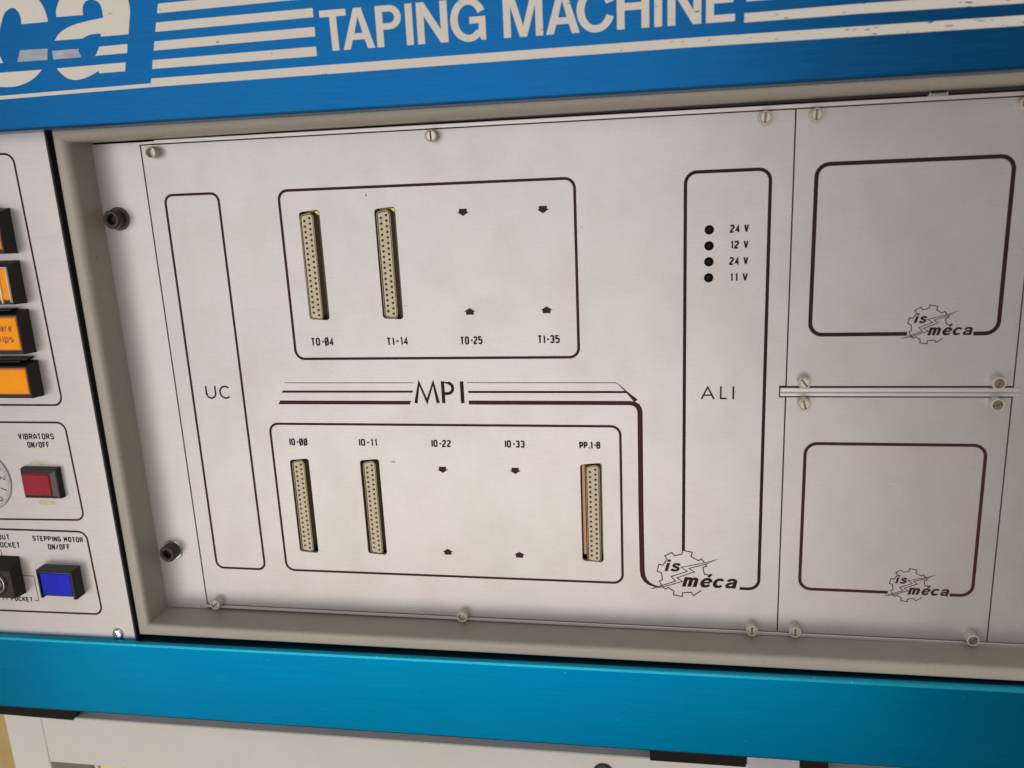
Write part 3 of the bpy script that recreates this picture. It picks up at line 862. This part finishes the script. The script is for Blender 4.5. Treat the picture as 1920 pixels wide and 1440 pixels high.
def lamp_switch(y0, y1, label, grp="amber push buttons in a column", x0=-92.5, x1=-67.7, h=8.6, lens=None, ly=None, words=None, cover=False):
    t = thing("push_button", label, "push button", ((x0 + x1) / 2, y0, LZ), grp)
    zf = LZ + h
    mb_ = MB()
    rim = 0.9
    yt = y1 - 1.6
    # housing: flared box whose rim surrounds the lens
    frustum(mb_, (x0, x1, y0, y1), LZ, (x0 + 0.2, x1 - 0.2, y0 + 0.6, yt), zf - 0.5, False)
    frustum(mb_, (x0 + 0.2, x1 - 0.2, y0 + 0.6, yt), zf - 0.5, (x0 + 0.5, x1 - 0.5, y0 + 0.9, yt - 0.3), zf, False)
    lx0, lx1, l0, l1 = x0 + 1.3, x1 - 1.2, y0 + 2.6, yt - 1.0
    outer_ = [(x0 + 0.5, y0 + 0.9), (x1 - 0.5, y0 + 0.9), (x1 - 0.5, yt - 0.3), (x0 + 0.5, yt - 0.3)]
    inner_ = [(lx0, l0), (lx1, l0), (lx1, l1), (lx0, l1)]
    mb_.cap([outer_, inner_], zf)
    va = [(p[0], p[1], zf) for p in inner_] + [(p[0], p[1], zf - 2.5) for p in inner_]
    mb_.add(va, [(0, 4, 5, 1)[::-1], (1, 5, 6, 2)[::-1], (2, 6, 7, 3)[::-1], (3, 7, 4, 0)[::-1]])
    part("housing", mb_, M['plastic_black'], t)
    ln = frustum(MB(), (lx0 + 0.1, lx1 - 0.1, l0 + 0.1, l1 - 0.1), zf - 2.4, (lx0 + 0.1, lx1 - 0.1, l0 + 0.1, l1 - 0.1), zf - 0.1, True)
    part("lens_edge", ln, M['orange_rim'], t)
    part("lens", MB().box(lx0 + 0.5, lx1 - 0.5, l0 + 0.7, l1 - 0.9, zf - 0.1, zf + 0.25, 0.12), lens or M['orange'], t)
    if words:
        for (s, pa, pb, hh) in words:
            lettering(s, pa, pb, hh, 0.8, zf + 0.3, t, M['orange_ink'])
    if cover:
        mc = MB()
        mc.box(lx0, lx1 + 0.2, l1 - 0.5, l1, zf, zf + 1.3, 0.1, True)
        mc.box(lx1 - 0.3, lx1 + 0.2, l0 - 0.8, l1 - 0.5, zf, zf + 1.3, 0.1, True)
        mc.box(lx1 - 5.6, lx1 - 4.9, l0 - 1.2, l1 - 0.5, zf, zf + 1.2, 0.1, True)
        part("cover_frame", mc, M['clear'], t, "broken clear cover frame")
    else:
        part("top_lip", MB().box(x0 + 4, x1 - 6.5, y1 - 0.4, y1 + 0.7, LZ, LZ + h - 3, 0.3), M['plastic_black'], t)
    return t
lamp_switch(79.5, 102.8, "topmost amber push button, only a sliver of its lens in view at the left edge", x1=-67.7)
lamp_switch(53.3, 76.0, "amber push button with a broken clear cover frame, second from the top", cover=True)
lamp_switch(26.7, 50.3, "amber push button lettered Square chips, third from the top",
            words=[("Square", (-87.0, 39.6), (-72.2, 39.6), 4.0), ("chips", (-85.6, 33.8), (-72.4, 33.8), 4.0)])
lamp_switch(2.6, 22.6, "plain amber push button, lowest of the amber column, with a loose black lip above it")
last = MB()
last.plate(fillet([(-92, 22.9), (-71.5, 22.9), (-69.6, 24.6), (-92, 24.9)], 0.2, True, 2), LZ, LZ + 4.0, 0.3)
lastroot = [o for o in COL.objects if o.get("label", "").startswith("plain amber")][0]
part("loose_lip", last, M['plastic_black'], lastroot)

# red and blue push buttons
rs = thing("push_button", "red push button below the printed words VIBRATORS ON/OFF", "push button", (-78, -56, LZ))
mb = MB()
frustum(mb, (-89.3, -66.2, -56.4, -38.5), LZ, (-89.1, -66.5, -56.2, -38.8), LZ + 3.1, False)
mb.plate(rrect(-89.1, -66.5, -56.2, -38.8, 0.4, 2), LZ + 3.1, LZ + 3.5, 0.3)
part("housing", mb, M['plastic_black'], rs)
part("lens_edge", frustum(MB(), (-88.8, -67.2, -55.6, -39.8), LZ + 3.4, (-88.5, -70.2, -54.4, -41.2), LZ + 4.1), M['red_rim'], rs)
part("lens", MB().box(-88.2, -70.9, -54.0, -41.6, LZ + 4.0, LZ + 4.7, 0.45), M['red'], rs)
bs = thing("push_button", "blue push button below the printed words STEPPING MOTOR ON/OFF", "push button", (-77, -117, LZ))
mb = MB()
zf = LZ + 7.5
x0, x1, y0, y1 = -88.4, -65.4, -116.3, -98.5
w = 1.1
mb.plate([(x0, y0), (x0 + w, y0), (x0 + w, y1 - 1.2), (x1 - w * 1.7, y1 - 1.2), (x1 - w * 1.7, y0), (x1, y0), (x1, y1), (x0, y1)], LZ, zf, 0.25)
part("housing", mb, M['plastic_black'], bs, "black hood open at the bottom")
part("lens_edge", MB().box(x0 + w + 0.05, x1 - w * 1.7 - 0.05, y0 + 1.2, y1 - 1.25, LZ, zf - 1.2), M['plastic_black'], bs)
part("lens", MB().box(x0 + w + 0.4, x1 - w * 1.7 - 0.4, y0 + 2.0, y1 - 2.2, zf - 1.2, zf - 0.6, 0.4), M['blue_lens'], bs)
part("lens_highlight_edge", MB().box(x0 + w + 0.2, x1 - w * 1.7 - 0.2, y1 - 2.1, y1 - 1.5, zf - 1.2, zf - 0.5, 0.1), M['navy'], bs)

ks = thing("key_switch", "black block switch with a round metal rimmed lens at the left edge", "switch", (-115, -117, LZ))
mb = frustum(MB(), (-131, -104.1, -117.6, -94.1), LZ, (-130.5, -104.3, -116.6, -99.6), LZ + 8.6, True)
part("block", mb, M['plastic_black'], ks)
part("lens_rim", MB().lathe(-115.2, -107.6, [(7.6, LZ + 8.6), (7.4, LZ + 9.2), (7.0, LZ + 9.6), (6.4, LZ + 9.6), (6.2, LZ + 8.9)], 40, True, False), M['oxide'], ks)
part("metal_ring", MB().lathe(-115.2, -107.6, [(6.2, LZ + 8.7), (6.1, LZ + 9.3), (5.7, LZ + 9.5), (5.4, LZ + 9.0)], 40, True, False), M['washer'], ks)
part("round_lens", MB().lathe(-115.2, -107.6, [(5.4, LZ + 8.6), (5.0, LZ + 9.3), (3.5, LZ + 9.9), (1.5, LZ + 10.2), (0.1, LZ + 10.25)], 32, True), M['navy'], ks)

dl = thing("dial_plate", "round grey dial with engraved numbers cut off by the left edge of the photo", "dial", (-117.4, -66, LZ))
DC = (-117.6, -47.6)
part("disc", MB().lathe(DC[0], DC[1], [(18.4, LZ), (18.4, LZ + 0.8), (18.0, LZ + 1.1)], 72), M['dial'], dl)
part("engraved_ring", MB().ribbon(circle(DC[0], DC[1], 17.3, 72), 0.25, LZ + 1.13, True), M['scuff'], dl)
for ch, ang in (('3', 31), ('2', 8), ('1', -19), ('0', -46)):
    a = math.radians(ang)
    cx, cy = DC[0] + 14.3 * math.cos(a), DC[1] + 14.3 * math.sin(a)
    u = Vector((-math.sin(a), math.cos(a))) * -1.0
    up_ = Vector((math.cos(a), math.sin(a)))
    if ch == '1':
        part("numeral", MB().ribbon([(cx - up_.x * 2, cy - up_.y * 2), (cx + up_.x * 2, cy + up_.y * 2)], 0.55, LZ + 1.16), M['ink_dark'], dl)
    else:
        b0 = Vector((cx, cy)) - u * 1.3 - up_ * 1.9
        b1 = Vector((cx, cy)) + u * 1.3 - up_ * 1.9
        part("numeral", text_mb(MB(), ch, (b0.x, b0.y), (b1.x, b1.y), 3.8, 0.5, LZ + 1.16), M['ink_dark'], dl)
for kk in range(28):
    if kk % 4 == 0:
        continue
    a = math.radians(31 + 23 * 1.0 - kk * 5.75 + 23)
    part("tick", MB().ribbon([(DC[0] + 15.9 * math.cos(a), DC[1] + 15.9 * math.sin(a)), (DC[0] + 17.0 * math.cos(a), DC[1] + 17.0 * math.sin(a))], 0.22, LZ + 1.15), M['scuff'], dl)

sc_ = thing("cross_screw", "bright cross slotted screw in the lower right corner of the control panel", "screw", (-48.4, -141.0, LZ))
part("head", MB().lathe(-48.4, -140.9, [(3.5, LZ), (3.4, LZ + 0.6), (2.9, LZ + 1.4), (2.0, LZ + 1.9), (1.0, LZ + 2.1), (0.05, LZ + 2.15)], 28, True), M['chrome'], sc_)
mb = MB()
for a in (20, 110):
    r = math.radians(a)
    dx, dy = 1.7 * math.cos(r), 1.7 * math.sin(r)
    mb.ribbon([(-48.4 - dx, -140.9 - dy), (-48.4 + dx, -140.9 + dy)], 0.5, LZ + 2.2 + a * 0.0001)
part("cross_slot", mb, M['oxide'], sc_)

# ------------------------------------------------------------------ blue rails
def rot(pts, deg, px, py):
    a = math.radians(deg)
    c, s = math.cos(a), math.sin(a)
    return [(px + (x - px) * c - (y - py) * s, py + (x - px) * s + (y - py) * c, z) for x, y, z in pts]
def long_bar(prof, x0, x1, deg, py, px=0.0):
    """extrusion along x of a (y, z) profile"""
    mb_ = MB()
    n = len(prof)
    vs = [(x0, y, z) for y, z in prof] + [(x1, y, z) for y, z in prof]
    vs = rot(vs, deg, px, py)
    mb_.add(vs, [(i, n + i, n + i + 1, i + 1) for i in range(n - 1)])
    mb_.sm = [False] * len(mb_.f)
    return mb_
BZ = 36.0  # banner depth assumed, chosen so its overhang shades the bezel top bar
def scale_about_camera(mb_):
    """banner artwork was drawn on a 24 mm plane; moved forward to shade the bezel, shrunk about the camera foot to look unchanged"""
    mb_.v = [(8.13 + 0.9692 * p[0], 3.40 + 0.9692 * p[1], p[2]) for p in mb_.v]
    return mb_
bn = thing("blue_banner", "blue anodised banner along the top, cream letters TAPING MACHINE between stripes", "banner", (150, 140, 0))
mb = long_bar([(139.9, -5), (139.9, BZ - 1.2), (140.3, BZ - 0.4), (141.1, BZ), (235, BZ), (236, BZ - 1), (236, -5)], -330, 640, 0.06, 140)
mb.f = [f[::-1] for f in mb.f]
part("face", scale_about_camera(mb), M['blue'], bn)
PB = BZ + 0.1
def bstripe(pts, worn=False, name="stripe"):
    part(name, scale_about_camera(MB().flat([pts], PB)), M['cream_worn'] if worn else M['cream'], bn)
bstripe([(34.9, 196.2), (109.0, 197.2), (109.0, 201.2), (36.0, 200.3)])
bstripe([(32.7, 188.0), (109.0, 188.8), (109.0, 192.8), (33.8, 192.1)])
bstripe([(30.5, 180.1), (109.0, 180.9), (109.0, 184.7), (31.6, 184.1)])
bstripe([(28.4, 172.0), (109.0, 172.8), (109.0, 176.8), (29.4, 176.0)])
bstripe([(26.3, 164.0), (108.9, 164.4), (108.9, 168.5), (27.2, 167.9)])
bstripe([(-330, 152.5), (-57.7, 155.0), (24.0, 156.0), (119.7, 156.45), (272.2, 157.1), (404.8, 156.6), (640, 156.2),
         (640, 160.2), (404.4, 160.5), (272.2, 160.9), (120.1, 160.35), (25.1, 159.8), (24.6, 157.7), (-57.4, 156.7), (-330, 154.3)])
bstripe([(297.2, 165.3), (343.0, 165.45), (404.0, 164.9), (640, 163.6), (640, 167.6), (404.0, 168.9), (343.0, 169.3), (297.3, 168.9)])
bstripe([(297.9, 173.4), (343.0, 173.5), (640, 172.5), (640, 176.5), (343.0, 177.4), (298.2, 177.3)])
bstripe([(298.6, 181.6), (640, 181.0), (640, 185.0), (299.0, 185.5)])
# letters
y0, y1, ST, HB = 166.15, 183.35, 3.25, 2.85
def letter(mb_):
    part("letter", scale_about_camera(mb_), M['cream'], bn)
def poly(*ls):
    mb_ = MB()
    for i, l in enumerate(ls):
        mb_.flat([l], PB + 0.006 * i)
    return mb_
letter(MB().flat([[(111.8, y1), (111.8, y1 - HB), (116.3, y1 - HB), (116.6, y0), (119.9, y0), (119.6, y1 - HB), (124.2, y1 - HB), (124.2, y1)]], PB))
def A(xl, xr, sx=0.0):
    xm = (xl + xr) / 2 + sx
    h = y1 - y0
    mb_ = MB()
    def lx(y): return xl + (xm - 1.8 - xl) * (y - y0) / h
    def rx(y): return xr + (xm + 1.8 - xr) * (y - y0) / h
    ib, it, top = y0 + 3.9, y0 + 6.6, y1 - 3.6
    s = 3.35
    mb_.flat([[(xl, y0), (xl + s, y0), (lx(ib) + s, ib), (rx(ib) - s, ib), (xr - s, y0), (xr, y0), (xm + 1.8, y1), (xm - 1.8, y1)],
              [(lx(it) + s, it), (rx(it) - s, it), (xm, top)]], PB)
    return mb_
letter(A(121.9, 136.8, 0.3))
def P_(x):
    mb_ = MB()
    r = (y1 - (y0 + 7.2)) / 2
    cy = y1 - r
    outer_ = [(x, y0), (x + ST, y0), (x + ST, y0 + 7.2), (x + 6.4, y0 + 7.2)] + arc(x + 6.4, cy, 5.4, r, -90, 90, 14) + [(x, y1)]
    inner_ = [(x + ST, y0 + 7.2 + 2.6), (x + 6.2, y0 + 9.8)] + arc(x + 6.2, cy, 2.5, r - 2.6, -90, 90, 10) + [(x + ST, y1 - 2.6)]
    mb_.flat([outer_, inner_], PB)
    return mb_
letter(P_(137.9))
def I_(x): return MB().flat([[(x, y0), (x + ST, y0), (x + ST, y1), (x, y1)]], PB)
letter(I_(151.65))
def N_(x, xr):
    s = ST
    return MB().flat([[(x, y0), (x + s, y0), (x + s, y1 - 5.6), (xr - s - 0.2, y0), (xr, y0), (xr, y1), (xr - s, y1), (xr - s, y0 + 5.6), (x + s + 0.2, y1), (x, y1)]], PB)
letter(N_(156.8, 170.8))
def round_letter(x, xr, g):
    cx, cy = (x + xr) / 2, (y0 + y1) / 2
    rx, ry = (xr - x) / 2, (y1 - y0) / 2 + 0.45
    a0 = 24 if g else 20
    o = arc(cx, cy, rx, ry, a0, 360 - (42 if g else 20), 34)
    i = arc(cx, cy, rx - 3.4, ry - 2.9, a0, 360 - (42 if g else 20), 34)
    mb_ = MB().flat([o + i[::-1]], PB)
    return mb_, cx, cy
mb, cx, cy = round_letter(172.0, 188.2, True)
mb.flat([[(187.75, y0), (187.75, cy + 1.1), (180.6, cy + 1.1), (180.6, cy - 1.7), (184.8, cy - 1.7), (184.3, y0 + 3.4), (185.6, y0)]], PB + 0.008)
letter(mb)
letter(MB().flat([[(195.65, y0), (198.85, y0), (198.85, y1 - 4.6), (202.7, y0), (205.9, y0), (209.75, y1 - 4.6), (209.75, y0), (212.95, y0), (212.95, y1), (208.1, y1),
                   (204.3, y0 + 4.6), (200.5, y1), (195.65, y1)]], PB))
letter(A(214.2, 228.75))
mb, cx, cy = round_letter(227.6, 243.9, False)
letter(mb)
s = ST
letter(MB().flat([[(244.7, y0), (244.7 + s, y0), (244.7 + s, y0 + 7.4), (258.3 - s, y0 + 7.4), (258.3 - s, y0), (258.3, y0), (258.3, y1), (258.3 - s, y1),
                   (258.3 - s, y0 + 10.3), (244.7 + s, y0 + 10.3), (244.7 + s, y1), (244.7, y1)]], PB))
letter(I_(260.4))
letter(N_(265.9, 279.8))
letter(MB().flat([[(281.7, y0), (293.5, y0), (293.5, y0 + 2.9), (281.7 + s, y0 + 2.9), (281.7 + s, y0 + 7.4), (292.7, y0 + 7.4), (292.7, y0 + 10.2), (281.7 + s, y0 + 10.2),
                   (281.7 + s, y1 - 2.9), (293.3, y1 - 2.9), (293.3, y1), (281.7, y1)]], PB))
# the two large striped letters at the left
def smooth(pts, corner, n=5):
    """closed Catmull-Rom through pts; indices in corner stay sharp"""
    out, c = [], len(pts)
    for i in range(c):
        p0, p1, p2, p3 = (Vector(pts[(i + k_) % c]) for k_ in (-1, 0, 1, 2))
        if i in corner:
            p0 = p1
        if (i + 1) % c in corner:
            p3 = p2
        if i in corner and (i + 1) % c in corner:
            out.append(tuple(p1))
            continue
        for k_ in range(n):
            t = k_ / n
            q = 0.5 * ((2 * p1) + (p2 - p0) * t + (2 * p0 - 5 * p1 + 4 * p2 - p3) * t * t + (3 * p1 - p0 - 3 * p2 + p3) * t ** 3)
            out.append((q.x, q.y))
    return out
big_c = part("large_letter", scale_about_camera(MB().flat([smooth([(-38.6, 188.3), (-24.2, 188.4), (-24.6, 192.0), (-26.2, 196.7), (-31.0, 202.5), (-40, 206.5), (-55, 207),
        (-70, 200), (-76, 188), (-76, 179.5), (-52.6, 179.5), (-51.9, 184.0), (-49.0, 190.2), (-46.0, 194.3), (-42.0, 195.8), (-39.4, 194.2), (-38.4, 191.5)], {0, 1, 9, 10})], PB)), M['cream'], bn)
part("letter_band", scale_about_camera(MB().flat([[(-41.9, 176.8), (-26.8, 176.6), (-28.0, 171.5), (-44.4, 171.6)]], PB)), M['cream_worn'], big_c, "rubbed grey band")
part("letter_band", scale_about_camera(MB().flat([[(-76, 175.0), (-53.3, 175.0), (-52.2, 171.7), (-76, 171.7)]], PB)), M['cream'], big_c)
part("letter_band", scale_about_camera(MB().flat([smooth([(-31.8, 167.3), (-36.0, 164.2), (-41.0, 162.0), (-46.0, 160.8), (-50.4, 160.5), (-57.0, 161.0), (-66.0, 163.2), (-72, 167.4)], {0, 7})], PB)), M['cream'], big_c)
big_a = part("large_letter", scale_about_camera(MB().flat([smooth([(-19.4, 190.1), (-5.2, 190.0), (-5.0, 192.8), (-3.4, 195.4), (0.0, 196.4), (3.3, 195.2), (4.8, 192.6), (4.9, 188.1), (-3.0, 187.3),
        (-11.7, 185.9), (-18.6, 183.3), (-22.5, 179.8), (-7.6, 179.8), (-4.5, 180.9), (-1.0, 181.4), (2.4, 181.3), (2.1, 180.0), (16.7, 180.0), (19.2, 189.7), (19.0, 194.8),
        (16.0, 201.0), (6.0, 205.5), (-6.0, 205.0), (-14.0, 200.0), (-18.6, 194.0)], {0, 1, 7, 11, 12, 15, 16, 17, 18})], PB)), M['cream'], bn)
part("letter_band", scale_about_camera(MB().flat([[(-24.8, 175.4), (-10.6, 175.4), (-10.4, 173.3), (-9.6, 171.6), (-24.7, 171.5)]], PB)), M['cream_worn'], big_a, "half rubbed band")
part("letter_band", scale_about_camera(MB().flat([[(0.5, 175.6), (15.4, 175.8), (14.6, 171.9), (-2.4, 171.7), (-0.9, 173.3)]], PB)), M['cream'], big_a)
part("letter_band", scale_about_camera(MB().flat([smooth([(-23.8, 167.4), (13.1, 167.8), (12.2, 163.9), (-1.7, 163.8), (-1.7, 164.9), (-6.0, 163.2), (-10.0, 162.0), (-15.1, 161.6), (-19.0, 162.7), (-21.8, 165.0)], {0, 1, 2, 3, 4})], PB)), M['cream'], big_a)

BZ = 24.0
br = thing("blue_rail", "plain cyan blue anodised rail along the bottom below the bezel", "rail", (150, -143, 0))
prof = [(-143.3, 6.0), (-143.3, BZ - 2.4), (-143.6, BZ - 1.4), (-144.2, BZ - 0.6), (-145.3, BZ), (-190.6, BZ), (-191.4, BZ - 0.3), (-191.8, BZ - 1.2), (-191.8, 0)]
for nm, pr, mt_ in (("top_face", prof[:2], M['cyan']), ("bevelled_edge", prof[1:5], M['cyan_highlight']), ("face", prof[4:], M['cyan'])):
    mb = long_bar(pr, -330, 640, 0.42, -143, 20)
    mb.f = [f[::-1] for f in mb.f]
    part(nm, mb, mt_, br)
def on_rail(x, y):
    a = math.radians(0.42)
    return (20 + (x - 20) * math.cos(a) - (y + 143) * math.sin(a), -143 + (x - 20) * math.sin(a) + (y + 143) * math.cos(a))

# ------------------------------------------------------------------ lower cabinet
CZ = 10.0
cb = thing("cabinet_frame", "light grey enamelled cabinet frame below the blue rail, post at its left end", "cabinet", (0, -240, 0))
mb = long_bar([(-206.9, -60), (-206.9, CZ - 0.6), (-207.5, CZ), (-240.3, CZ), (-240.9, CZ - 0.6), (-240.9, -60)], -120.2, 640, 0.42, -207, 20)
mb.f = [f[::-1] for f in mb.f]
part("cross_beam", mb, M['cabinet'], cb)
pm = MB().plate([(-147.3, -420), (-120.5, -420), (-120.5, -206.5), (-147.3, -206.5)], -60, CZ - 0.05, 0.5)
pm.cap([[(-147.3, -206.5), (-120.5, -206.5), (-120.5, -206.4), (-147.3, -206.4)]], CZ - 1)
pm.add([(-147.3, -206.5, CZ - 0.6), (-120.5, -206.5, CZ - 0.6), (-120.5, -206.5, -60), (-147.3, -206.5, -60)], [(0, 1, 2, 3)])
part("corner_post", pm, M['cabinet'], cb)
part("recess_plate", MB().box(-120, 640, -420, -235, -61, -24), M['edge'], cb)
bx = MB()
bx.plate([(-200, -191.5), (640, -188), (640, -203.0), (-200, -210.0)], -75, -34.0)
part("under_plate", bx, M['black'], cb)

def pad(pts, z0, z1, label, material=None, name="rubber_pad", cat="pad"):
    mb_ = MB().plate([on_rail(*p) for p in pts], z0, z1, 0.5, (), True)
    single(name, mb_, material or M['rubber'], label, cat, (pts[0][0], pts[0][1], z1), group=None)
pad([(-160, -207.7), (-98.0, -208.6), (-94.2, -203.2), (-95, -190), (-160, -190)], -20, CZ + 0.6, "black pad under the left end of the blue rail, on top of the cabinet post")
pad([(256.3, -208.2), (307.0, -208.2), (307.0, -190), (255.8, -190)], -20, CZ + 0.6, "long black pad under the blue rail near the bottom edge, right of centre")
pad([(307.6, -208.6), (334.8, -208.6), (334.8, -190), (307.6, -190)], -20, CZ + 0.3, "grey lilac block between two black pads under the blue rail", M['lilac'], "spacer_block", "block")
pad([(335.3, -208.2), (349.0, -208.2), (349.0, -190), (335.3, -190)], -20, CZ + 0.6, "short black pad right of the grey block under the blue rail")
kn = thing("knob", "dark round knob just showing at the bottom edge right of centre", "knob", (231.5, -216, CZ))
kx, ky = 231.0, -216.3
part("cap", MB().lathe(kx, ky, [(5.6, CZ), (5.6, CZ + 1.2), (4.8, CZ + 1.9), (3.0, CZ + 2.1)], 28), M['oxide'], kn)

single("tan_board", MB().box(-420, -175, -900, -150, -175, -160, 1.0, True), M['tan'], "tan board behind the left side of the pale cabinet post", "board", (-300, -900, -165))
bi = thing("storage_bin", "pale yellow plastic bin with a cream rim under the cabinet beam at the lower left", "bin", (-60, -260, 0))
rim = fillet([(-95.5, -300), (60, -300), (60, -246.0), (-20, -243.6), (-95.5, -243.0)], [3, 3, 3, 30, 2.5], True, 5)
part("rim", MB().plate(rim, -23, 3.0, 0.8, [offset(loop_ccw(rim), -2.6)]), M['bin_rim'], bi)
part("body", MB().plate(offset(loop_ccw(rim), -2.5), -23, 1.0, 0.5), M['bin'], bi)

scene.render.engine = 'CYCLES'
scene.cycles.max_bounces = 6
